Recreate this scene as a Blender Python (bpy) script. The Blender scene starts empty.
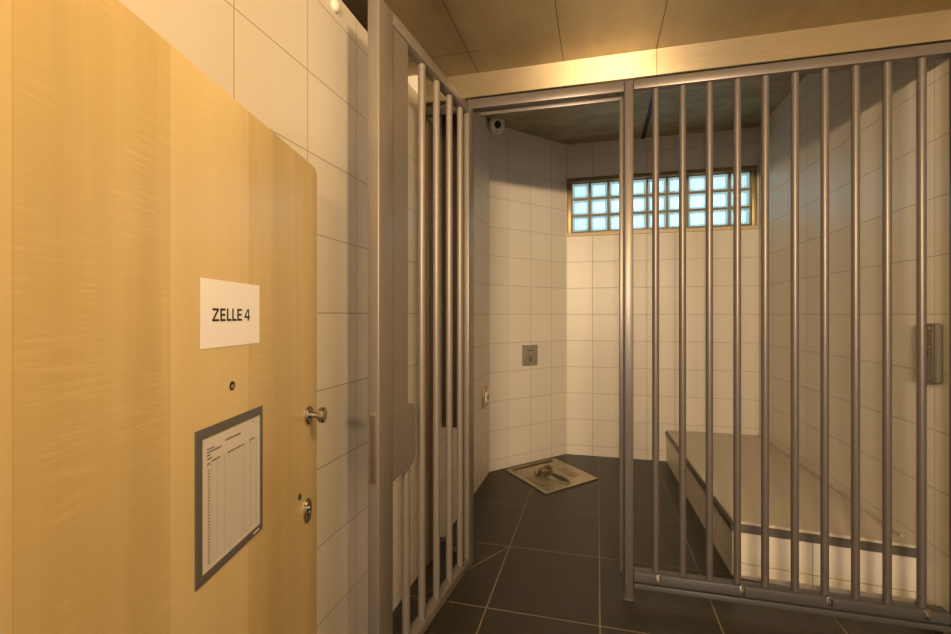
import bpy, bmesh, math, random
from mathutils import Vector, Matrix
from math import radians as R, sin, cos, pi
random.seed(4)
S = bpy.context.scene
COL = S.collection

# ---------------------------------------------------------------- camera
F, CY, H = 468.0, 315.0, 1.5
cam = bpy.data.cameras.new('camera'); co = bpy.data.objects.new('camera', cam); COL.objects.link(co)
cam.sensor_width = 36; cam.sensor_fit = 'HORIZONTAL'; cam.lens = F / 951 * 36
cam.shift_y = -(317 - CY) / 951
cam.clip_start = .02
co.location = (0, 0, H); co.rotation_euler = (R(90), 0, R(14.6))
S.camera = co

# ---------------------------------------------------------------- mesh helpers
def box(bm, x0, x1, y0, y1, z0, z1, bev=0, seg=2):
    r = bmesh.ops.create_cube(bm, size=1)
    for v in r['verts']:
        v.co = Vector((x0 + (v.co.x + .5) * (x1 - x0), y0 + (v.co.y + .5) * (y1 - y0), z0 + (v.co.z + .5) * (z1 - z0)))
    if bev:
        es = list({e for v in r['verts'] for e in v.link_edges})
        bmesh.ops.bevel(bm, geom=es, offset=bev, segments=seg, affect='EDGES', profile=.5)
def cyl(bm, p0, p1, r0, r1=None, n=24, bev=0):
    p0, p1 = Vector(p0), Vector(p1); d = p1 - p0
    m = Matrix.Translation((p0 + p1) / 2) @ d.to_track_quat('Z', 'Y').to_matrix().to_4x4()
    r = bmesh.ops.create_cone(bm, cap_ends=True, segments=n, radius1=r0, radius2=r0 if r1 is None else r1, depth=d.length, matrix=m)
    if bev:
        es = [e for e in {e for v in r['verts'] for e in v.link_edges} if any(len(f.verts) > 4 for f in e.link_faces)]
        bmesh.ops.bevel(bm, geom=es, offset=bev, segments=2, affect='EDGES')
def lathe(bm, c, ax, prof, n=32):
    """prof: list of (distance along ax, radius)"""
    c, ax = Vector(c), Vector(ax).normalized()
    q = ax.to_track_quat('Z', 'Y')
    rings = []
    for h, r in prof:
        rings.append([bm.verts.new(c + q @ Vector((r * cos(2 * pi * k / n), r * sin(2 * pi * k / n), h))) for k in range(n)])
    for a, b in zip(rings, rings[1:]):
        for k in range(n):
            bm.faces.new((a[k], a[(k + 1) % n], b[(k + 1) % n], b[k]))
    bm.faces.new(list(reversed(rings[0]))); bm.faces.new(rings[-1])
def prism(bm, pts, off, bev=0):
    """polygon pts (3D, planar) extruded by vector off"""
    off = Vector(off)
    a = [bm.verts.new(Vector(p)) for p in pts]; b = [bm.verts.new(Vector(p) + off) for p in pts]
    n = len(a); fs = [bm.faces.new(a), bm.faces.new(list(reversed(b)))]
    for k in range(n):
        fs.append(bm.faces.new((a[k], b[k], b[(k + 1) % n], a[(k + 1) % n])))
    if bev:
        bmesh.ops.bevel(bm, geom=list({e for f in fs for e in f.edges}), offset=bev, segments=2, affect='EDGES')
def rounded(x0, x1, z0, z1, rad, corners='abcd', n=6):
    """rounded rectangle outline; corners a=(x0,z0) b=(x1,z0) c=(x1,z1) d=(x0,z1)"""
    out = []
    for nm, cx, cz, sx, sz, a0 in (('a', x0, z0, 1, 1, 180), ('b', x1, z0, -1, 1, 270), ('c', x1, z1, -1, -1, 0), ('d', x0, z1, 1, -1, 90)):
        if nm in corners:
            for k in range(n + 1):
                a = R(a0 + 90 * k / n)
                out.append((cx + sx * rad + rad * cos(a), cz + sz * rad + rad * sin(a)))
        else:
            out.append((cx, cz))
    return out
def new(): return bmesh.new()
def obj(name, bm, mat, parent=None, smooth=True):
    bmesh.ops.recalc_face_normals(bm, faces=bm.faces[:])
    me = bpy.data.meshes.new(name); bm.to_mesh(me); bm.free()
    me.materials.append(mat)
    o = bpy.data.objects.new(name, me); COL.objects.link(o)
    if smooth:
        for p in me.polygons: p.use_smooth = True
        try: me.set_sharp_from_angle(angle=R(35))
        except Exception: pass
    if parent: o.parent = parent
    return o
def tag(o, label=None, cat=None, group=None, kind=None):
    if label: o['label'] = label
    if cat: o['category'] = cat
    if group: o['group'] = group
    if kind: o['kind'] = kind
    return o
def empty(name, loc, rz=0):
    o = bpy.data.objects.new(name, None); COL.objects.link(o); o.location = loc; o.rotation_euler = (0, 0, rz)
    o.empty_display_size = .1
    return o
def struct(name, bm, mat, label=None, parent=None):
    o = obj(name, bm, mat, parent, smooth=False)
    if not parent: o['kind'] = 'structure'
    if label: o['label'] = label
    return o

# ---------------------------------------------------------------- materials
class NT:
    def __init__(s, name):
        s.m = bpy.data.materials.new(name); s.m.use_nodes = True
        s.t = s.m.node_tree; s.n = s.t.nodes; s.l = s.t.links
        s.b = s.n['Principled BSDF']; s.out = s.n['Material Output']
    def lk(s, a, b): s.l.new(a, b)
    def math(s, op, a, b=None, c=None, clamp=False):
        n = s.n.new('ShaderNodeMath'); n.operation = op; n.use_clamp = clamp
        for i, v in enumerate((a, b, c)):
            if v is None: continue
            if isinstance(v, (int, float)): n.inputs[i].default_value = v
            else: s.lk(v, n.inputs[i])
        return n.outputs[0]
    def pos(s):
        n = s.n.new('ShaderNodeTexCoord'); return n.outputs['Object']
    def sep(s, v):
        n = s.n.new('ShaderNodeSeparateXYZ'); s.lk(v, n.inputs[0]); return n.outputs
    def comb(s, x, y, z):
        n = s.n.new('ShaderNodeCombineXYZ')
        for i, v in enumerate((x, y, z)):
            if isinstance(v, (int, float)): n.inputs[i].default_value = v
            else: s.lk(v, n.inputs[i])
        return n.outputs[0]
    def scale(s, v, sc):
        n = s.n.new('ShaderNodeMapping'); n.inputs['Scale'].default_value = sc; s.lk(v, n.inputs['Vector']); return n.outputs[0]
    def noise(s, v, sc, det=3, rough=.5, dist=0):
        n = s.n.new('ShaderNodeTexNoise'); n.inputs['Scale'].default_value = sc; n.inputs['Detail'].default_value = det
        n.inputs['Roughness'].default_value = rough; n.inputs['Distortion'].default_value = dist
        s.lk(v, n.inputs['Vector']); return n.outputs[0]
    def mix(s, f, a, b):
        n = s.n.new('ShaderNodeMix'); n.data_type = 'RGBA'
        for i, v in ((0, f), (6, a), (7, b)):
            if isinstance(v, (int, float)): n.inputs[i].default_value = v
            elif isinstance(v, tuple): n.inputs[i].default_value = (*v[:3], 1)
            else: s.lk(v, n.inputs[i])
        return n.outputs[2]
    def ramp(s, f, a, b):
        n = s.n.new('ShaderNodeMapRange'); n.inputs[1].default_value = a; n.inputs[2].default_value = b
        n.interpolation_type = 'SMOOTHSTEP'; s.lk(f, n.inputs[0]); return n.outputs[0]
    def bump(s, h, st=.3, d=.01):
        n = s.n.new('ShaderNodeBump'); n.inputs['Strength'].default_value = st; n.inputs['Distance'].default_value = d
        s.lk(h, n.inputs['Height']); s.lk(n.outputs[0], s.b.inputs['Normal'])
    def set(s, **k):
        for kk, v in k.items():
            i = s.b.inputs[kk.replace('_', ' ')]
            if isinstance(v, tuple): i.default_value = (*v, 1)
            elif isinstance(v, (int, float)): i.default_value = v
            else: s.lk(v, i)
        return s

def tiles(name, d, u0, pu, v0, pv, col=(.64, .615, .575), grout=(.40, .345, .27), gw=.004, horiz=False, rough=.38, var=.03, mott=0, bumpst=.5):
    """rectangular tiling; u = dot(position, d); v = z (or the second floor axis)"""
    t = NT(name); p = t.pos(); x, y, z = t.sep(p)
    u = t.math('ADD', t.math('MULTIPLY', x, d[0]), t.math('MULTIPLY', y, d[1]))
    v = y if horiz else z
    U = t.math('DIVIDE', t.math('SUBTRACT', u, u0), pu); V = t.math('DIVIDE', t.math('SUBTRACT', v, v0), pv)
    def dist(a, pitch):
        f = t.math('FRACT', t.math('ADD', a, 100.5))
        return t.math('MULTIPLY', t.math('ABSOLUTE', t.math('SUBTRACT', f, .5)), pitch)
    dm = t.math('MINIMUM', dist(U, pu), dist(V, pv))
    if horiz == 'diag':
        # one cut across the tiles by the gate, running to the drain
        ax, ay, bx, by = -.75, 2.637, -.552, 2.995
        L = math.hypot(bx - ax, by - ay); nx, ny = -(by - ay) / L, (bx - ax) / L
        dd = t.math('ABSOLUTE', t.math('ADD', t.math('MULTIPLY', t.math('SUBTRACT', x, bx), nx), t.math('MULTIPLY', t.math('SUBTRACT', y, by), ny)))
        lim = t.math('GREATER_THAN', x, bx); lim2 = t.math('LESS_THAN', y, 2.3)
        dd = t.math('ADD', dd, t.math('ADD', lim, lim2))
        dm = t.math('MINIMUM', dm, dd)
    g = t.ramp(dm, gw * .35, gw * .8)       # 0 in grout, 1 on tile
    cell = t.comb(t.math('FLOOR', U), t.math('FLOOR', V), 0)
    wn = t.n.new('ShaderNodeTexWhiteNoise'); t.lk(cell, wn.inputs['Vector'])
    c2 = tuple(c * (1 - var * 3) for c in col)
    base = t.mix(t.math('MULTIPLY', wn.outputs[0], .6), col, c2)
    if mott:
        nz = t.noise(p, 9, 6, .65); nz2 = t.noise(p, 60, 4, .7)
        dk = tuple(c * (1 - mott) for c in col)
        base = t.mix(t.ramp(nz, .35, .7), base, dk)
        base = t.mix(t.math('MULTIPLY', t.ramp(nz2, .45, .75), .35), base, tuple(min(1, c * 1.8) for c in col))
    t.set(Base_Color=t.mix(g, grout, base), Roughness=t.math('SUBTRACT', .75, t.math('MULTIPLY', g, .75 - rough)))
    hh = t.math('ADD', g, t.math('MULTIPLY', t.noise(p, 3.0, 2), .25))
    t.bump(hh, bumpst, .0015)
    return t.m

def metal(name, col, rough=.35, met=1., streak=(1, 1, 1), var=.12, bst=.0):
    t = NT(name); p = t.pos(); n = t.noise(t.scale(p, streak), 12, 5, .6)
    c2 = tuple(c * (1 - var * 2) for c in col)
    t.set(Base_Color=t.mix(t.ramp(n, .3, .75), col, c2), Metallic=met, Roughness=t.math('ADD', rough - .06, t.math('MULTIPLY', n, .14)))
    if bst: t.bump(n, bst, .002)
    return t.m
def paint(name, col, rough=.4, var=.04, coat=0):
    t = NT(name); p = t.pos(); n = t.noise(p, 25, 3)
    t.set(Base_Color=t.mix(n, col, tuple(c * (1 - var * 2) for c in col)), Roughness=rough, Coat_Weight=coat)
    return t.m

def enamel(name, col, rough, met):
    t = NT(name); n = t.noise(t.pos(), 8, 2)
    t.set(Base_Color=t.mix(n, col, tuple(c * .93 for c in col)), Metallic=met, Roughness=rough); return t.m
M = {}
TILE = (.66, .61, .535)
M['tile_hall'] = tiles('hall wall tiles', (0, 1), 1.115, .349, 1.507, .289, TILE)
M['tile_left'] = tiles('cell left wall tiles', (0, 1), 4.36, .33, 1.507, .281, TILE)
dx, dy = .6556, .7551
M['tile_corner'] = tiles('cell corner wall tiles', (dx, dy), -1.005 * dx + 4.362 * dy + .234, .292, 1.507, .281, TILE)
M['tile_back'] = tiles('cell back wall tiles', (1, 0), -.322, .2725, 1.507, .281, TILE)
M['tile_right'] = tiles('right wall tiles', (0, 1), 2.75, .34, 1.504, .281, TILE)
M['tile_bench'] = tiles('bench tiles', (1, 1), .75 + 2.96, .42, .085, .281, TILE, grout=(.3, .28, .27))
M['floor'] = tiles('dark floor tiles', (1, 0), .012, .5625, 2.335, .6575, (.026, .0205, .0145), (.20, .16, .11), .0055, 'diag', .42, .05, .35, .25)

def wood():
    t = NT('maple veneer'); p = t.pos(); x, y, z = t.sep(p)
    fine = t.noise(t.scale(p, (60, 60, 1.2)), 3.0, 6, .6, .3)
    broad = t.noise(t.scale(p, (5, 5, .18)), 2.2, 3, .5, .6)
    flame = t.noise(t.scale(p, (3.2, 3.2, 55)), 3.0, 4, .6, .35)
    flm = t.ramp(t.noise(t.scale(p, (4, 4, 2)), 2.0, 2), .42, .62)
    # veneer sheets of slightly different tone
    sheet = t.math('FLOOR', t.math('DIVIDE', t.math('SUBTRACT', x, .356), .27))
    wn = t.n.new('ShaderNodeTexWhiteNoise'); t.lk(t.comb(sheet, 3, 1), wn.inputs['Vector'])
    c = t.mix(t.ramp(broad, .3, .7), (.51, .40, .20), (.41, .31, .14))
    c = t.mix(t.math('MULTIPLY', t.ramp(fine, .35, .7), .6), c, (.49, .33, .12))
    c = t.mix(t.math('MULTIPLY', t.math('MULTIPLY', t.ramp(flame, .45, .7), flm), .27), c, (.70, .55, .29))
    c = t.mix(t.math('MULTIPLY', wn.outputs[0], .5), c, (.72, .57, .31))
    seam = t.math('ABSOLUTE', t.math('SUBTRACT', t.math('FRACT', t.math('ADD', t.math('DIVIDE', t.math('SUBTRACT', x, .356), .27), 10.5)), .5))
    c = t.mix(t.math('MULTIPLY', t.math('SUBTRACT', 1, t.ramp(seam, .002, .006)), .35), c, (.36, .21, .07))
    kn = t.n.new('ShaderNodeTexVoronoi'); kn.inputs['Scale'].default_value = 2.3; t.lk(t.scale(p, (1, 1, 1.6)), kn.inputs['Vector'])
    k = t.math('SUBTRACT', 1, t.ramp(kn.outputs['Distance'], .008, .022))
    c = t.mix(t.math('MULTIPLY', k, .35), c, (.34, .2, .08))
    t.set(Base_Color=c, Roughness=.34, Coat_Weight=.25, Coat_Roughness=.2)
    t.bump(fine, .05, .001)
    return t.m
M['wood'] = wood()
M['wood_edge'] = paint('maple door edge', (.50, .32, .13), .45)
M['bars'] = enamel('grey painted steel', (.112, .097, .09), .36, .3)
M['gate'] = enamel('grey beige painted steel', (.175, .15, .127), .4, .25)
M['rail'] = paint('dark grey painted rail', (.065, .063, .064), .38, .05, .1)
M['chrome'] = metal('worn chrome', (.46, .42, .36), .2)
M['brass'] = metal('dull brass', (.50, .36, .16), .35)
M['steel'] = metal('brushed steel tray', (.50, .44, .33), .34, .9, (1, 1, 1), .06, .03)
M['plate'] = metal('grey metal plate', (.42, .40, .37), .42, .6)
M['darkbox'] = paint('grey brown enamel', (.13, .115, .09), .42)
M['duct'] = paint('dark brown cladding', (.075, .05, .03), .5)
M['riser'] = paint('brown riser cladding', (.16, .115, .07), .5)
M['slot'] = paint('brown latch opening', (.07, .05, .03), .7)
M['black'] = paint('black', (.012, .011, .010), .5)
M['paper'] = paint('white paper', (.76, .75, .78), .7, .01)
M['sheet'] = paint('matt covered paper', (.56, .52, .49), .6, .01)
M['ink'] = paint('black ink', (.02, .018, .018), .7)
M['greyink'] = paint('grey print', (.16, .15, .15), .7)
M['rule'] = paint('thin grey print', (.34, .32, .31), .7)
M['frame'] = paint('anthracite frame', (.10, .095, .09), .45)
M['plastic'] = paint('white plastic', (.85, .82, .76), .35)
M['benchtop'] = paint('beige bench panel', (.52, .47, .39), .38, .03, .1)
M['trim'] = paint('bench edge trim', (.10, .088, .075), .35, .05)
M['winframe'] = metal('bronze window frame', (.34, .26, .13), .4, .7)
M['sill'] = paint('cream sill', (.66, .55, .36), .4)
M['mortar'] = paint('dark mortar', (.24, .20, .12), .6)
M['plaster'] = paint('cream plaster', (.62, .56, .47), .7)
M['concrete'] = paint('outside concrete', (.30, .29, .27), .85)
M['void'] = paint('dark void lining', (.08, .06, .035), .8)

def ceil_panels():
    t = NT('ceiling metal panels'); p = t.pos(); x, y, z = t.sep(p)
    def dist(a, o, pitch):
        return t.math('MULTIPLY', t.math('ABSOLUTE', t.math('SUBTRACT', t.math('FRACT', t.math('ADD', t.math('DIVIDE', t.math('SUBTRACT', a, o), pitch), 50.5)), .5)), pitch)
    d = t.math('MINIMUM', t.math('ADD', dist(x, -.18, .477), t.math('GREATER_THAN', x, .5)), t.math('ADD', dist(y, 2.37, 3.2), t.math('MULTIPLY', t.math('GREATER_THAN', x, -.6), 1)))
    g = t.ramp(d, .001, .003)
    n = t.noise(t.scale(p, (3, .5, 1)), 4, 5, .6); n2 = t.noise(p, 2.2, 3)
    c = t.mix(t.ramp(n, .3, .7), (.42, .345, .215), (.385, .31, .19))
    c = t.mix(t.math('MULTIPLY', t.ramp(n2, .4, .7), .4), c, (.25, .185, .10))
    t.set(Base_Color=t.mix(g, (.07, .05, .03), c), Metallic=.85, Roughness=t.math('ADD', .36, t.math('MULTIPLY', n, .12)), Anisotropic=.9)
    tn = t.n.new('ShaderNodeTangent'); tn.direction_type = 'RADIAL'; tn.axis = 'Y'; t.lk(tn.outputs[0], t.b.inputs['Tangent']); t.b.inputs['Anisotropic Rotation'].default_value = .25
    t.bump(t.math('ADD', g, t.math('MULTIPLY', n2, .6)), .15, .002)
    return t.m
M['ceil'] = ceil_panels()
def bulk():
    t = NT('brushed bulkhead metal'); p = t.pos(); x, y, z = t.sep(p)
    d = t.math('ABSOLUTE', t.math('SUBTRACT', x, .298))
    g = t.ramp(d, .001, .003)
    n = t.noise(t.scale(p, (1, 1, 14)), 5, 5, .6)
    c = t.mix(t.ramp(n, .3, .7), (.37, .30, .195), (.34, .275, .175))
    t.set(Base_Color=t.mix(g, (.12, .08, .04), c), Metallic=.8, Roughness=.42, Anisotropic=.9)
    tn = t.n.new('ShaderNodeTangent'); tn.direction_type = 'RADIAL'; tn.axis = 'Z'; t.lk(tn.outputs[0], t.b.inputs['Tangent']); t.b.inputs['Anisotropic Rotation'].default_value = .25
    return t.m
M['bulk'] = bulk()
def cell_ceiling():
    t = NT('stained cell ceiling'); p = t.pos(); x, y, z = t.sep(p)
    n = t.noise(t.scale(p, (1, 2.5, 1)), 2.2, 5, .65, .8)
    c = t.mix(t.ramp(n, .35, .7), (.36, .31, .19), (.22, .18, .10))
    t.set(Base_Color=c, Roughness=.5, Metallic=.2)
    return t.m
M['cellceil'] = cell_ceiling()

# ---------------------------------------------------------------- room shell
XL, XR, YG, YB = -1.0, 1.58, 2.585, 5.14          # left wall, right wall, grille plane, back wall
ZH, ZC = 2.88, 3.34                                 # hall ceiling, cell ceiling
YF = -3.6
CA, CB = Vector((-1.005, 4.362, 0)), Vector((-.325, 5.145, 0))   # slanting corner wall
bm = new(); box(bm, -1.3, 1.8, YF - .1, 5.4, -.1, 0); struct('floor', bm, M['floor'], 'dark anthracite tiled floor with pale grout')
bm = new(); box(bm, XL - .22, XL, YF, 2.52, 0, 2.77); struct('wall_left', bm, M['tile_hall'], 'cream tiled left wall beside the wooden door')
bm = new(); box(bm, XL - .22, XL, 2.52, 4.40, 0, 3.4); struct('wall_left_cell', bm, M['tile_left'], 'cream tiled left wall inside the cell')
bm = new(); prism(bm, [(CA.x, CA.y, 0), (CB.x, CB.y, 0), (CB.x - .05, CB.y + .2, 0), (CA.x - .2, CA.y + .1, 0)], (0, 0, 3.4))
struct('wall_corner', bm, M['tile_corner'], 'slanting cream tiled wall in the cell corner behind the squat toilet')
WX0, WX1, WZ0, WZ1 = -.318, 1.515, 2.345, 2.968      # window opening
bm = new()
T = .30
box(bm, -.6, XR + .2, YB, YB + T, 0, WZ0); box(bm, -.6, XR + .2, YB, YB + T, WZ1, 3.4)
box(bm, WX1, XR + .1, YB, YB + T, WZ0, WZ1); box(bm, -.6, WX0, YB, YB + T, WZ0, WZ1)
struct('wall_back', bm, M['tile_back'], 'cream tiled back wall of the cell below the glass block window')
bm = new(); prism(bm, [(XR, YF, 0), (XR, 2.62, 0), (1.532, 5.14, 0), (1.532, 5.4, 0), (XR + .2, 5.4, 0), (XR + .2, YF, 0)], (0, 0, 3.4)); struct('wall_right', bm, M['tile_right'], 'cream tiled right wall beside the bench')
bm = new(); box(bm, -1.3, XR + .2, YF - .12, YF, 0, 3.4)
struct('wall_front', bm, M['plaster'])
bm = new(); box(bm, -1.22, -.63, .08, .29, 0, 2.88); struct('wall_pier', bm, M['plaster'])
bm = new(); box(bm, -.63, -.56, .09, .20, 0, 2.2, .003); struct('shade_jamb', bm, M['wood_edge'])  # unseen jamb, placed to half block the tube lamp and darken the door
bm = new(); box(bm, -1.4, XR + .2, YF - .1, YG + .02, ZH, ZH + .08); struct('ceiling', bm, M['ceil'], 'brown brushed metal panel ceiling in front of the cell')
bm = new(); box(bm, -1.4, XR + .2, YG + .16, 5.5, ZC, ZC + .08); struct('ceiling_cell', bm, M['cellceil'], 'stained olive ceiling inside the cell')
bm = new(); box(bm, -1.4, XL - .22, YF, 2.52, 0, 2.9); struct('wall_left_outer', bm, M['void'])
bm = new(); box(bm, -1.4, XR, YG, YG + .16, 2.745, 3.42, .002, 1); struct('trim_1', bm, M['bulk'], 'pale brushed metal bulkhead above the bars')
bm = new(); box(bm, .44, .475, YG + .16, YB, ZC - .012, ZC); struct('trim_2', bm, M['black'])

# window of glass blocks
w = empty('window_1', (0, 0, 0)); w['kind'] = 'structure'; w['label'] = 'wide glass block window high in the back wall'
bm = new(); fw = .045
y0, y1 = YB - .012, YB + .05
box(bm, WX0, WX1, y0, y1, WZ1 - fw, WZ1, .003); box(bm, WX0, WX0 + fw, y0, y1, WZ0 + .03, WZ1 - fw, .003)
box(bm, WX1 - fw, WX1, y0, y1, WZ0 + .03, WZ1 - fw, .003)
box(bm, WX0 + fw, WX1 - fw, y0 + .004, y1, WZ0 + .03, WZ0 + .045, .002)
obj('window_frame', bm, M['winframe'], w)
bm = new(); box(bm, WX0 - .005, WX1 + .005, YB - .03, YB + .05, WZ0 - .002, WZ0 + .03, .004); obj('window_sill', bm, M['sill'], w)
GX0, GX1, GZ0, GZ1 = WX0 + fw, WX1 - fw, WZ0 + .045, WZ1 - fw
nc, nr = 9, 3; pw, ph = (GX1 - GX0) / nc, (GZ1 - GZ0) / nr; jw = .022
bm = new()
for k in range(nc + 1): box(bm, GX0 + pw * k - jw / 2, GX0 + pw * k + jw / 2, YB + .02, YB + .09, GZ0, GZ1)
for k in range(nr + 1):
    for c in range(nc): box(bm, GX0 + pw * c + jw / 2, GX0 + pw * (c + 1) - jw / 2, YB + .021, YB + .089, GZ0 + ph * k - jw / 2, GZ0 + ph * k + jw / 2)
obj('mortar_joints', bm, M['mortar'], w, False)
t = NT('frosted glass block'); p = t.pos()
tr = t.n.new('ShaderNodeBsdfTranslucent'); tr.inputs[0].default_value = (.80, .93, .95, 1)
gl = t.n.new('ShaderNodeBsdfGlossy'); gl.inputs['Roughness'].default_value = .12; gl.inputs[0].default_value = (.8, .85, .9, 1)
wv = t.n.new('ShaderNodeTexWave'); wv.inputs['Scale'].default_value = 16; wv.inputs['Distortion'].default_value = 1.5; t.lk(p, wv.inputs['Vector'])
bp_ = t.n.new('ShaderNodeBump'); bp_.inputs['Strength'].default_value = .5; bp_.inputs['Distance'].default_value = .01; t.lk(wv.outputs[1], bp_.inputs['Height'])
t.lk(bp_.outputs[0], tr.inputs['Normal']); t.lk(bp_.outputs[0], gl.inputs['Normal'])
mx = t.n.new('ShaderNodeMixShader'); mx.inputs[0].default_value = .12
t.lk(tr.outputs[0], mx.inputs[1]); t.lk(gl.outputs[0], mx.inputs[2]); t.lk(mx.outputs[0], t.out.inputs[0])
M['glass'] = t.m
bm = new()
for c in range(nc):
    for r_ in range(nr):
        a, b = GX0 + pw * c + jw / 2, GX0 + pw * (c + 1) - jw / 2; e, f = GZ0 + ph * r_ + jw / 2, GZ0 + ph * (r_ + 1) - jw / 2
        i = .022
        # dished pane: rim, sloping lip, flat middle
        o_ = [bm.verts.new((x, YB + .028, z)) for x, z in ((a, e), (b, e), (b, f), (a, f))]
        n_ = [bm.verts.new((x, YB + .050, z)) for x, z in ((a + i, e + i), (b - i, e + i), (b - i, f - i), (a + i, f - i))]
        bm.faces.new(n_)
        for k in range(4): bm.faces.new((o_[k], o_[(k + 1) % 4], n_[(k + 1) % 4], n_[k]))
g_ = obj('glass_blocks', bm, M['glass'], w, False)
# unseen outside lintel, added to shade the top row of glass blocks
bm = new(); box(bm, WX0 - .3, WX1 + .4, YB + T, YB + T + .32, WZ1 - .06, WZ1 + .14); struct('shade_lintel', bm, M['concrete'])

# ---------------------------------------------------------------- fixed grille
g = empty('barred_partition', (.16, YG, 0))
tag(g, 'fixed grey steel bar partition standing between hallway and cell bench', 'bars')
def gobj(name, bm, mat, **k):
    bmesh.ops.translate(bm, verts=bm.verts[:], vec=(-.16, -YG, 0)); return obj(name, bm, mat, g, **k)
bm = new(); box(bm, .138, .183, YG, YG + .055, 0, 2.735, .004); gobj('post', bm, M['bars'])
bm = new(); box(bm, .133, .188, YG - .006, YG + .060, 0, .005, .002); gobj('base_plate', bm, M['bars'])
bm = new(); box(bm, 1.545, XR - .002, YG - .005, YG + .014, 0, 2.68, .003); gobj('post', bm, M['rail'])
bm = new(); box(bm, -1.0, -.722, YG + .025, YG + .055, 2.68, 2.735, .003); box(bm, -.722, .137, YG, YG + .055, 2.68, 2.735, .004); gobj('top_rail', bm, M['bars'])
bm = new(); box(bm, .184, XR, YG, YG + .06, 2.685, 2.735, .004); gobj('top_rail', bm, M['bars'])
bm = new(); box(bm, .184, 1.545, YG, YG + .062, .10, .15, .004); gobj('bottom_rail', bm, M['rail'])
bm = new(); box(bm, .184, 1.545, YG - .004, YG + .03, .066, .092, .003); gobj('bottom_flange', bm, M['rail'])
bm = new(); box(bm, -.735, -.705, YG + .045, YG + .08, .10, 2.68, .003); gobj('post', bm, M['gate'])
bm = new(); box(bm, -.66, .13, YG + .06, YG + .085, 2.662, 2.70, .003); gobj('door_stop', bm, M['bars'])
bm = new(); box(bm, .114, .1375, YG + .045, YG + .075, .12, 2.662, .003); gobj('door_stop', bm, M['bars'])
bx = [.296, .427, .554, .683, .808, .938, 1.065, 1.192, 1.319, 1.453]
for x in bx:
    bm = new(); cyl(bm, (x, YG + .034, .148), (x, YG + .034, 2.687), .0175); gobj('bar', bm, M['bars'])
for x in (.305, .695, 1.07, 1.455):
    bm = new(); box(bm, x - .012, x + .014, YG - .006, YG, .112, .155, .002); box(bm, x - .006, x + .006, YG - .006, YG + .016, .150, .156, .001); cyl(bm, (x + .001, YG - .010, .130), (x + .001, YG - .004, .130), .006, n=12)
    gobj('rail_clip', bm, M['chrome'])

# ---------------------------------------------------------------- swung open barred gate
gt = empty('barred_gate', (-.688, 2.56, 0), R(-95))
tag(gt, 'grey steel barred cell gate swung open with solid lock panel', 'gate')
L = .993; TH = .05; GZB, GZT = .09, 2.675
bm = new(); box(bm, L - .105, L, -TH, 0, GZB, GZT, .005, 3); obj('stile', bm, M['gate'], gt)
bm = new(); box(bm, -.035, .05, -TH, 0, GZB, GZT, .004); obj('stile', bm, M['gate'], gt)
bm = new(); box(bm, .05, L - .105, -TH, 0, GZT - .05, GZT, .004); obj('top_rail', bm, M['gate'], gt)
bm = new(); box(bm, .05, L - .105, -TH, 0, GZB, GZB + .05, .004); obj('bottom_rail', bm, M['gate'], gt)
for s in (.118, .268, .427, .586, .735):
    bm = new(); cyl(bm, (s, -.026, GZB + .045), (s, -.026, .9 if s > .7 else GZT - .045), .017); obj('bar', bm, M['gate'], gt)
# lock panel: tall plate with a wider lock case at its foot
pts = [(L - .08, .845), (.765, .845)] + [(.765 - .05 + .05 * cos(a), .845 + .05 - .05 * sin(a)) for a in []]
def arc(cx, cz, r, a0, a1, n=6): return [(cx + r * cos(R(a0 + (a1 - a0) * k / n)), cz + r * sin(R(a0 + (a1 - a0) * k / n))) for k in range(n + 1)]
pts = [(L - .106, .850)] + arc(.697 + .05, .866 + .05, .05, 262, 180) + arc(.697 + .022, 1.126 - .022, .022, 180, 90) + [(.758, 1.131), (L - .106, 1.131)]
bm = new(); prism(bm, [(x, -.002, z) for x, z in pts], (0, -.046, 0), .002); obj('lock_case', bm, M['gate'], gt)
bm = new(); box(bm, .757, L - .106, -.044, -.005, 1.13, GZT - .052, .001, 1); obj('lock_panel', bm, M['gate'], gt)
bm = new(); box(bm, L - .002, L + .003, -.038, -.010, .865, 1.143, .003); obj('lock_faceplate', bm, M['riser'], gt)
bm = new(); box(bm, L + .001, L + .005, .0-.0355, -.0125, .880, 1.128, .002); obj('latch_slot', bm, M['slot'], gt)
for z in (.30, 1.38, 2.40):
    bm = new(); cyl(bm, (-.036, -.045, z - .05), (-.036, -.045, z + .05), .011, n=16, bev=.002); obj('hinge', bm, M['gate'], gt)
for s in (.118, .268, .427, .586, .735):
    bm = new(); cyl(bm, (s + .004, -.007, GZB + .050), (s + .004, -.007, GZB + .0535), .005, n=10); obj('weld_dot', bm, M['chrome'], gt)

# ---------------------------------------------------------------- wooden door
DL = 1.06
d = empty('door_1', (-.638, .307, 0), R(103.2)); d['kind'] = 'structure'; d['label'] = 'open maple veneered door carrying the cell number sign'
bm = new()
pl = rounded(0, DL, .012, 1.972, .022, 'c', 8)
prism(bm, [(x, 0, z) for x, z in pl], (0, .042, 0), .0015); obj('door_leaf', bm, M['wood'], d)
sx = lambda s: DL - s
bm = new(); lathe(bm, (sx(.076), 0, 1.192), (0, -1, 0), [(0, .027), (.006, .027), (.009, .024), (.0091, .010), (.033, .009), (.035, .020), (.038, .024), (.049, .024), (.053, .020)])
obj('door_knob', bm, M['chrome'], d)
bm = new(); n = 40
for r0, z0, z1 in ((1, 0, .005), (.9, .005, .008)):
    o1 = [(sx(.088) + .025 * r0 * cos(2 * pi * k / n), -z0, .903 + .037 * r0 * sin(2 * pi * k / n)) for k in range(n)]
    prism(bm, o1, (0, -(z1 - z0), 0))
lk_ = obj('lock_escutcheon', bm, M['chrome'], d)
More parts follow.
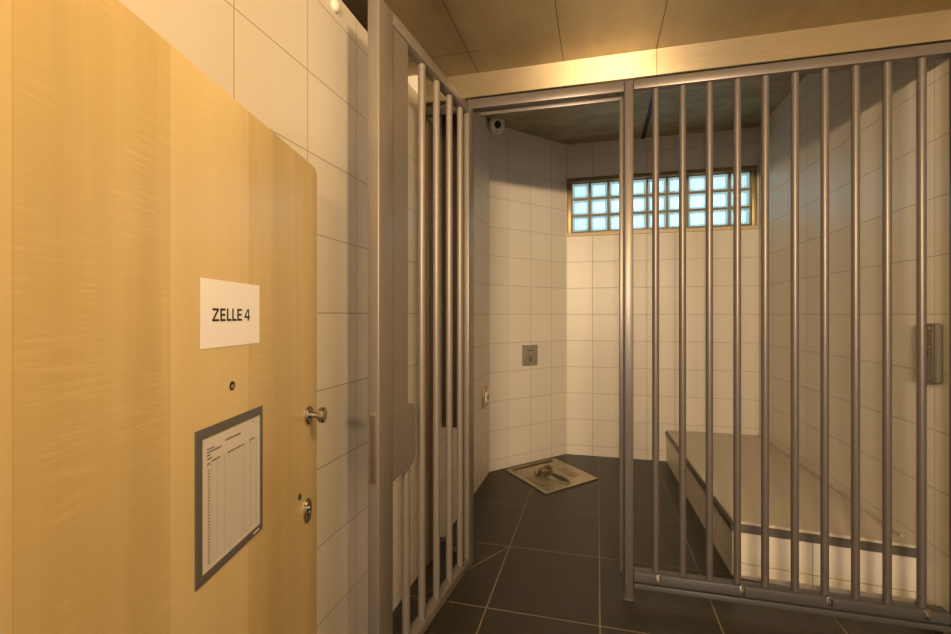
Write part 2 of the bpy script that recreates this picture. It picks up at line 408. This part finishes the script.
bm = new(); cyl(bm, (sx(.088), -.007, .910), (sx(.088), -.013, .910), .0095, n=24); box(bm, sx(.088) - .005, sx(.088) + .005, -.013, -.007, .888, .905, .002)
obj('lock_cylinder', bm, M['chrome'], lk_)
bm = new(); box(bm, sx(.088) - .001, sx(.088) + .001, -.0136, -.0128, .903, .915); obj('keyhole', bm, M['black'], lk_)
bm = new(); cyl(bm, (sx(.140), .001, .965), (sx(.140), -.0012, .965), .010, n=24); kh = obj('bolt_hole', bm, M['black'], d)
bm = new(); cyl(bm, (sx(.139), -.001, .967), (sx(.139), -.004, .967), .0035, n=16); obj('bolt_tip', bm, M['chrome'], kh)
bm = new(); cyl(bm, (sx(.506), .001, 1.347), (sx(.506), -.0015, 1.347), .010, n=24); ph_ = obj('peephole', bm, M['black'], d)
bm = new(); cyl(bm, (sx(.506), -.001, 1.345), (sx(.506), -.005, 1.345), .006, .004, n=20); obj('peephole_lens', bm, M['riser'], ph_)
for z in (.25, 1.0, 1.75):
    bm = new(); cyl(bm, (-.006, .0, z - .05), (-.006, .0, z + .05), .008, n=16, bev=.002); obj('hinge', bm, M['chrome'], d)

# paper sign reading ZELLE 4
DM = Matrix.Translation((-.638, .307, 0)) @ Matrix.Rotation(R(103.2), 4, 'Z')
def on_door(name, s_mid, z, off=-.0005):
    p = DM @ Vector((sx(s_mid), off, z)); return empty(name, p, R(103.2))
s_ = on_door('paper_sign', .5025, 1.502)
tag(s_, 'white paper sign with the black words ZELLE 4 on the wooden door', 'sign')
bm = new(); prism(bm, [(-.1165, 0, -.068), (.1165, 0, -.069), (.1165, 0, .069), (-.1165, 0, .070)], (0, -.0008, 0)); obj('sheet', bm, M['paper'], s_)
bm = new(); u0, zb, hh_, sw, sh_ = -.0785, -.0148, .0265, .0058, .0046
def bar_(x0, x1, z0, z1): box(bm, u0 + x0, u0 + x1, -.0014, -.0008, zb + z0, zb + z1)
def poly_(pts): prism(bm, [(u0 + x, -.0008, zb + z) for x, z in [(q[0] * (.9 if q[0] < .127 else 1), q[1]) for q in pts]], (0, -.0006, 0))
x = 0
poly_([(0, 0), (.026, 0), (.026, sh_), (.0078, sh_), (.0255, hh_ - .0035), (.0255, hh_), (.001, hh_), (.001, hh_ - sh_), (.0177, hh_ - sh_), (0, .0035)]); x = .0315
def E_(x): poly_([(x, 0), (x + .021, 0), (x + .021, sh_), (x + sw, sh_), (x + sw, hh_ / 2 - sh_ / 2), (x + .0195, hh_ / 2 - sh_ / 2), (x + .0195, hh_ / 2 + sh_ / 2), (x + sw, hh_ / 2 + sh_ / 2), (x + sw, hh_ - sh_), (x + .0205, hh_ - sh_), (x + .0205, hh_), (x, hh_)])
def L_(x): poly_([(x, 0), (x + .019, 0), (x + .019, sh_), (x + sw, sh_), (x + sw, hh_), (x, hh_)])
E_(.0315); L_(.0585); L_(.0815); E_(.1045)
u0 -= .009; x = .1335
poly_([(x + .014, 0), (x + .0198, 0), (x + .0198, .006), (x + .0235, .006), (x + .0235, .0100), (x + .0198, .0100), (x + .0198, hh_), (x + .0135, hh_), (x, .0100), (x, .006), (x + .014, .006), (x + .014, .0100), (x + .0055, .0100), (x + .014, .0205)][:11] + [(x + .014, .006)])
obj('lettering', bm, M['ink'], s_, False)
bm = new(); poly_([(x + .0055, .0101), (x + .0139, .0101), (x + .0139, .0215)]); 
for v in bm.verts: v.co.y -= .0003
obj('counter', bm, M['paper'], s_, False)

# framed form
f_ = on_door('form_holder', .505, 1.129)
tag(f_, 'dark framed form sheet with printed table on the wooden door below the peephole', 'frame')
bm = new(); hw, hh = .131, .150
for a, b, c, e in ((-hw, hw, hh - .020, hh), (-hw, hw, -hh, -hh + .017), (-hw, -hw + .020, -hh + .017, hh - .020), (hw - .012, hw, -hh + .017, hh - .020)):
    box(bm, a, b, -.003, 0, c, e, .0004, 1)
obj('border', bm, M['frame'], f_)
bm = new(); box(bm, -hw + .019, hw - .011, -.0014, -.0002, -hh + .016, hh - .019); sh = obj('sheet', bm, M['sheet'], f_, False)
bm = new()
X0, X1 = -.092, .104; ztop, zbot = .078, -.122
nl = 34
for k in range(nl + 1):
    z = ztop + (zbot - ztop) * k / nl; box(bm, X0, X1, -.0018, -.0014, z - .0004, z + .0004)
for x in (X0, -.080, -.060, -.034, .047, .074, X1): box(bm, x - .0004, x + .0004, -.0018, -.0014, zbot, ztop)
obj('printed_table', bm, M['rule'], sh, False)
bm = new()
def dash(x0, x1, z, h=.0032):
    x = x0
    while x < x1:
        l = min(random.uniform(.004, .012), x1 - x); box(bm, x, x + l, -.0019, -.0014, z - h / 2, z + h / 2); x += l + .0018
dash(-.030, .030, .108, .004); obj('printed_title', bm, M['greyink'], sh, False)
bm = new(); dash(-.094, -.070, .106, .003); dash(-.094, -.045, .100, .0038); dash(-.094, -.082, .094); dash(-.094, -.078, .087, .0036); obj('printed_address', bm, M['greyink'], sh, False)
for q in ((-.078, -.050, .0795), (-.022, .045, .0795), (.070, .094, .0815), (-.094, -.085, .077)):
    bm = new(); dash(*q, .0037); obj('printed_header', bm, M['greyink'], sh, False)
bm = new(); dash(.082, .092, .121, .002); obj('page_number', bm, M['greyink'], sh, False)
bm = new()
for k in range(2, nl): dash(-.0905, -.086, ztop + (zbot - ztop) * (k + .5) / nl, .0022)
obj('printed_row_numbers', bm, M['greyink'], sh, False)
bm = new(); box(bm, .086, .112, -.0034, -.0029, -.1435, -.1405); obj('maker_mark', bm, M['paper'], f_, False)

# wall dome on left wall
bm = new(); lathe(bm, (XL, 1.64, 2.715), (1, 0, 0), [(0, .024), (.006, .024), (.012, .020), (.017, .012), (.019, .003)], 24)
tag(obj('wall_button', bm, M['plastic']), 'small round white dome high on the tiled left wall', 'sensor')

# ---------------------------------------------------------------- inside the cell
# bench
b_ = empty('bench', (.75, 2.96, 0))
tag(b_, 'long tiled bench bed with beige top along the right cell wall', 'bench')
def bobj(name, bm, mat, **k):
    bmesh.ops.translate(bm, verts=bm.verts[:], vec=(-.75, -2.96, 0)); return obj(name, bm, mat, b_, **k)
def xr(y): return XR - (y - 2.62) * .048 / 2.52
def xl(y): return .742 + (y - 2.96) * (.675 - .742) / (5.14 - 2.96)
def slab(z0, z1, inset, yb=0, bev=0, wall=.001):
    bm = new(); prism(bm, [(xl(2.96) + inset, 2.96 + inset, z0), (xr(2.87) - wall, 2.87 + inset, z0), (xr(YB) - wall, YB - .001, z0), (xl(YB) + inset, YB - .001, z0)], (0, 0, z1 - z0), bev); return bm
o = bobj('tiled_base', slab(0, .262, .008), M['tile_bench'], smooth=False)
bobj('edge_trim', slab(.262, .306, 0, bev=.003), M['trim'])
bobj('top_panel', slab(.3065, .322, .010, bev=.003), M['benchtop'])
bm = new(); prism(bm, [(xr(2.97) - .018, 2.97, .322), (xr(2.97) - .001, 2.97, .322), (xr(5.12) - .001, 5.12, .322), (xr(5.12) - .018, 5.12, .322)], (0, 0, .012), .003); bobj('wall_strip', bm, M['benchtop'])

# squat toilet : local x along wall, local y away from wall
tv = Vector((dx, dy, 0)).normalized(); nv = Vector((tv.y, -tv.x, 0))
q0 = Vector((-.854, 4.438, 0)); 
TW, TD = .645, .665
ang = math.atan2(tv.y, tv.x)
tl = empty('squat_toilet', CA + tv * .156 + nv * .064, ang)
tag(tl, 'stainless steel squat toilet tray set in the floor of the cell corner', 'toilet')
# local: +x along the wall; away from the wall is local -y
bm = new()
def ring(x0, x1, y0, y1, z, r=.03, n=4):
    return [bm.verts.new((x, y, z)) for x, y in rounded(x0, x1, y0, y1, r, 'abcd', n)]
A_ = ring(0, TW, -TD, 0, .001, .008); B_ = ring(0, TW, -TD, 0, .010, .008); C_ = ring(.035, TW - .035, -TD + .035, -.035, .010, .03); D_ = ring(.05, TW - .05, -TD + .05, -.05, .003, .03)
for a, b in ((A_, B_), (B_, C_), (C_, D_)):
    for k in range(len(a)): bm.faces.new((a[k], a[(k + 1) % len(a)], b[(k + 1) % len(b)], b[k]))
bm.faces.new(D_); bm.faces.new(list(reversed(A_)))
obj('tray', bm, M['steel'], tl)
# trough (dark oval outlet) with raised lip
cxm = TW * .5
bm = new()
prof = []
n = 40
def trough(rx, ry, cy):
    out = []
    for k in range(n):
        a = 2 * pi * k / n; x = rx * cos(a); y = ry * sin(a)
        x *= (1 + .22 * (y / ry)); out.append((cxm + x, cy + y))
    return out
cxm += .015; o1 = trough(.085, .20, -.42); o2 = trough(.070, .180, -.42); o3 = trough(.055, .165, -.42); cxm -= .015
V1 = [bm.verts.new((x, y, .004)) for x, y in o1]; V2 = [bm.verts.new((x, y, .016)) for x, y in o2]; V3 = [bm.verts.new((x, y, .006)) for x, y in o3]
for a, b in ((V1, V2), (V2, V3)):
    for k in range(n): bm.faces.new((a[k], a[(k + 1) % n], b[(k + 1) % n], b[k]))
obj('trough_lip', bm, M['steel'], tl)
bm = new(); prism(bm, [(x, y, .0035) for x, y in o3], (0, 0, .003)); obj('trough', bm, M['steel'], tl)
bm = new(); prism(bm, [(cxm + .02 + .040 * cos(2 * pi * k / n), -.46 + .13 * sin(2 * pi * k / n), .0064) for k in range(n)], (0, 0, .002)); obj('outlet', bm, M['black'], tl)
# splash hood: half dome at the wall end
bm = new(); nu, nvv = 20, 10; rows = []
for j in range(nvv + 1):
    b = pi / 2 * j / nvv; row = []
    for i in range(nu + 1):
        a = pi * i / nu
        row.append(bm.verts.new((cxm - .035 + .105 * cos(a) * (cos(b) ** .8 if j < nvv else 0), -.285 + .13 * sin(a) * cos(b), .006 + .075 * sin(b))))
    rows.append(row)
for j in range(nvv):
    for i in range(nu):
        try: bm.faces.new((rows[j][i], rows[j][i + 1], rows[j + 1][i + 1], rows[j + 1][i]))
        except ValueError: pass
bmesh.ops.remove_doubles(bm, verts=bm.verts[:], dist=.0005)
ho = obj('splash_hood', bm, M['steel'], tl); sd = ho.modifiers.new('thick', 'SOLIDIFY'); sd.thickness = .004; sd.offset = -1
bm = new(); box(bm, .06, TW - .06, -.045, -.028, .010, .026, .004); obj('flush_rim', bm, M['steel'], tl)
for x0 in (.075, TW - .075 - .11):
    bm = new()
    for k in range(7): box(bm, x0, x0 + .11, -.28 - .035 * k, -.26 - .035 * k, .003, .008, .002)
    obj('foot_tread', bm, M['steel'], tl)

for ch in list(tl.children):
    for v in ch.data.vertices: v.co.x += .148 * v.co.y

# flush plate on corner wall
c_ = CA + tv * .514 + nv * .0
fp = empty('flush_plate', Vector((c_.x, c_.y, 1.09)), ang)
tag(fp, 'square grey metal flush plate with button on the slanting tiled wall', 'flush plate')
bm = new(); box(bm, -.102, .102, -.010, 0, -.105, .105, .003); obj('plate', bm, M['plate'], fp)
bm = new(); cyl(bm, (0, -.009, -.04), (0, -.017, -.04), .022, n=24, bev=.002); obj('button', bm, M['chrome'], fp)
bm = new(); box(bm, -.04, .04, -.0112, -.0098, .045, .052); obj('engraved_line', bm, M['rail'], fp, False)

# camera dome in upper corner
cp = CA + tv * .03 + nv * .0
cd = empty('surveillance_camera', Vector((cp.x, cp.y, 3.325)), ang)
tag(cd, 'round white security camera mounted high in the upper left cell corner', 'camera')
vd = Vector((.0, -1, -.30)).normalized()
bm = new(); cyl(bm, (0, .0, -.0), (.0, -.06, -.0), .045, n=28, bev=.004); cyl(bm, (0, -.05, 0), vd * .06, .03, .05, n=28); obj('mount', bm, M['plastic'], cd)
bm = new(); lathe(bm, vd * .05, vd, [(0, .070), (.03, .085), (.05, .085), (.062, .078), (.063, .045), (.050, .032)], 36); hs = obj('housing', bm, M['plastic'], cd)
bm = new(); lathe(bm, vd * .095, vd, [(0, .034), (.018, .033), (.026, .022), (.029, .004)], 28); obj('lens', bm, M['black'], cd)
qv = vd.to_track_quat('Z', 'Y')
for k in range(3):
    a = 2 * pi * k / 3 + .4; pp = vd * .110 + qv @ Vector((.066 * cos(a), .066 * sin(a), 0)); bm = new(); cyl(bm, pp, pp + vd * .004, .008, n=12); obj('screw', bm, M['black'], hs)

# wall outlet on left cell wall
so = empty('wall_outlet', (XL, 4.175, .748))
tag(so, 'small metal wall outlet box with white socket on the left cell wall', 'socket')
bm = new(); box(bm, 0, .012, -.085, .085, -.092, .092, .003); obj('cover', bm, M['brass'], so)
bm = new(); box(bm, .011, .028, -.045, .05, -.05, .05, .006); obj('socket', bm, M['plastic'], so)
bm = new(); cyl(bm, (.026, .005, 0), (.030, .005, 0), .022, n=20); obj('contact_hole', bm, M['riser'], so)

# lock box on right wall
lb = empty('lock_box', (xr(2.742), 2.742, 1.317), R(1.09))
tag(lb, 'grey brown metal lock box with dark keyhole on the right tiled wall', 'lock box')
bm = new(); pts = [(y, z) for y, z in rounded(-.052, .090, -.145, .142, .014, 'abcd', 4)]
prism(bm, [(-.03, y, z) for y, z in pts], (.03, 0, 0), .003); obj('case', bm, M['darkbox'], lb)
bm = new(); box(bm, -.0315, -.029, -.030, -.024, -.13, .13, .001); obj('ridge', bm, M['darkbox'], lb)
bm = new(); cyl(bm, (-.0295, .012, .0), (-.032, .012, 0), .010, n=18); obj('keyhole', bm, M['black'], lb)
for z in (-.12, -.03, .03, .12):
    bm = new(); cyl(bm, (-.0295, -.008, z), (-.032, -.008, z), .004, n=10); obj('screw', bm, M['plate'], lb)

# brown riser and hanging dark cabinet behind gate
bm = new(); box(bm, XL, XL + .02, 2.64, 2.79, 0, 2.68, .004); box(bm, XL + .02, XL + .026, 2.66, 2.77, 1.93, 2.66, .002); tag(obj('pipe_cover', bm, M['riser']), 'tall brown cover strip on the wall just behind the barred gate', 'pipe cover')
ca = empty('wall_cabinet', (XL, 2.95, 0))
tag(ca, 'tall dark brown cabinet hung on the cell wall, seen between gate bars', 'cabinet')
bm = new(); box(bm, 0, .17, 0, .14, .757, 2.90, .003); obj('body', bm, M['duct'], ca)
bm = new(); box(bm, .012, .158, -.006, 0, .775, 2.62, .002); obj('door', bm, M['duct'], ca)
# floor drain under it
dr = empty('floor_valve', (-.90, 2.86, 0))
tag(dr, 'dark pipe fitting on the floor behind the lower gate bars', 'pipe fitting')
bm = new(); cyl(bm, (-.098, 0, .05), (.10, .0, .05), .018, n=20, bev=.003); obj('pipe', bm, M['rail'], dr)
bm = new(); cyl(bm, (.02, 0, 0), (.02, 0, .035), .03, .022, n=20); obj('foot', bm, M['rail'], dr)
bm = new(); cyl(bm, (.085, 0, .05), (.112, 0, .05), .026, n=20, bev=.004); obj('cap', bm, M['chrome'], dr)

# ---------------------------------------------------------------- lights
# globe lamp hanging by the doorway (behind the picture's edge)
def hanging_lamp(loc, label):
    lp = empty('pendant_lamp', (loc[0], loc[1], ZH)); tag(lp, label, 'lamp')
    dz = loc[2] - ZH
    bm = new(); cyl(bm, (0, 0, 0), (0, 0, -.02), .06, n=24); cyl(bm, (0, 0, -.02), (0, 0, dz + .12), .008, n=12); obj('stem', bm, M['chrome'], lp)
    bm = new(); cyl(bm, (0, 0, dz + .08), (0, 0, dz + .12), .05, .03, n=24); obj('socket_cap', bm, M['chrome'], lp)
L1, L2 = (.1, -2.6, 2.32), (.35, .5, 2.53)
hl = empty('tube_lamp', (L1[0], L1[1], ZH)); tag(hl, 'long tube lamp hanging in the corridor behind the doorway', 'lamp')
bm = new(); box(bm, -.48, .48, -.08, -.03, L1[2] - ZH - .09, L1[2] - ZH + .09, .004); obj('housing', bm, M['plastic'], hl)
bm = new(); box(bm, -.42, .42, -.075, -.035, -.02, 0, .002); obj('ceiling_plate', bm, M['plastic'], hl)
for q in (-.35, .35):
    bm = new(); cyl(bm, (q, -.055, L1[2] - ZH + .09), (q, -.055, 0), .005, n=10); obj('rod', bm, M['chrome'], hl)
hanging_lamp(L2, 'small pendant lamp hanging from the metal ceiling just inside the doorway')
def light(name, kind, loc, power, col, rot=None, **k):
    l = bpy.data.lights.new(name, kind); l.energy = power; l.color = col
    for a, v in k.items(): setattr(l, a, v)
    o = bpy.data.objects.new(name, l); COL.objects.link(o); o.location = loc
    if rot: o.rotation_euler = rot
    return o
WARM = (1, .69, .34)
light('lamp_light', 'AREA', L1, 125, (1, .73, .43), (R(90 + 6), 0, 0), shape='RECTANGLE', size=.9, size_y=.14, spread=R(105))
light('lamp_light', 'POINT', L2, 80, (1, .69, .35), shadow_soft_size=.07)
light('cool_fill', 'AREA', (.75, YF + .03, 1.0), 32, (.76, .80, 1), (R(90), 0, 0), shape='RECTANGLE', size=1.2, size_y=1.4)  # added cool fill for the lower room; the front wall has no opening
wo = bpy.data.worlds.new('sky'); S.world = wo; wo.use_nodes = True
bg = wo.node_tree.nodes['Background']; bg.inputs[0].default_value = (.68, .91, 1, 1); bg.inputs[1].default_value = 3.1

S.view_settings.view_transform = 'Standard'; S.view_settings.look = 'None'; S.view_settings.gamma = 1
S.view_settings.use_curve_mapping = False; S.view_settings.exposure = .03
S.cycles.use_denoising = True
S.cycles.max_bounces = 8; S.cycles.sample_clamp_indirect = 4
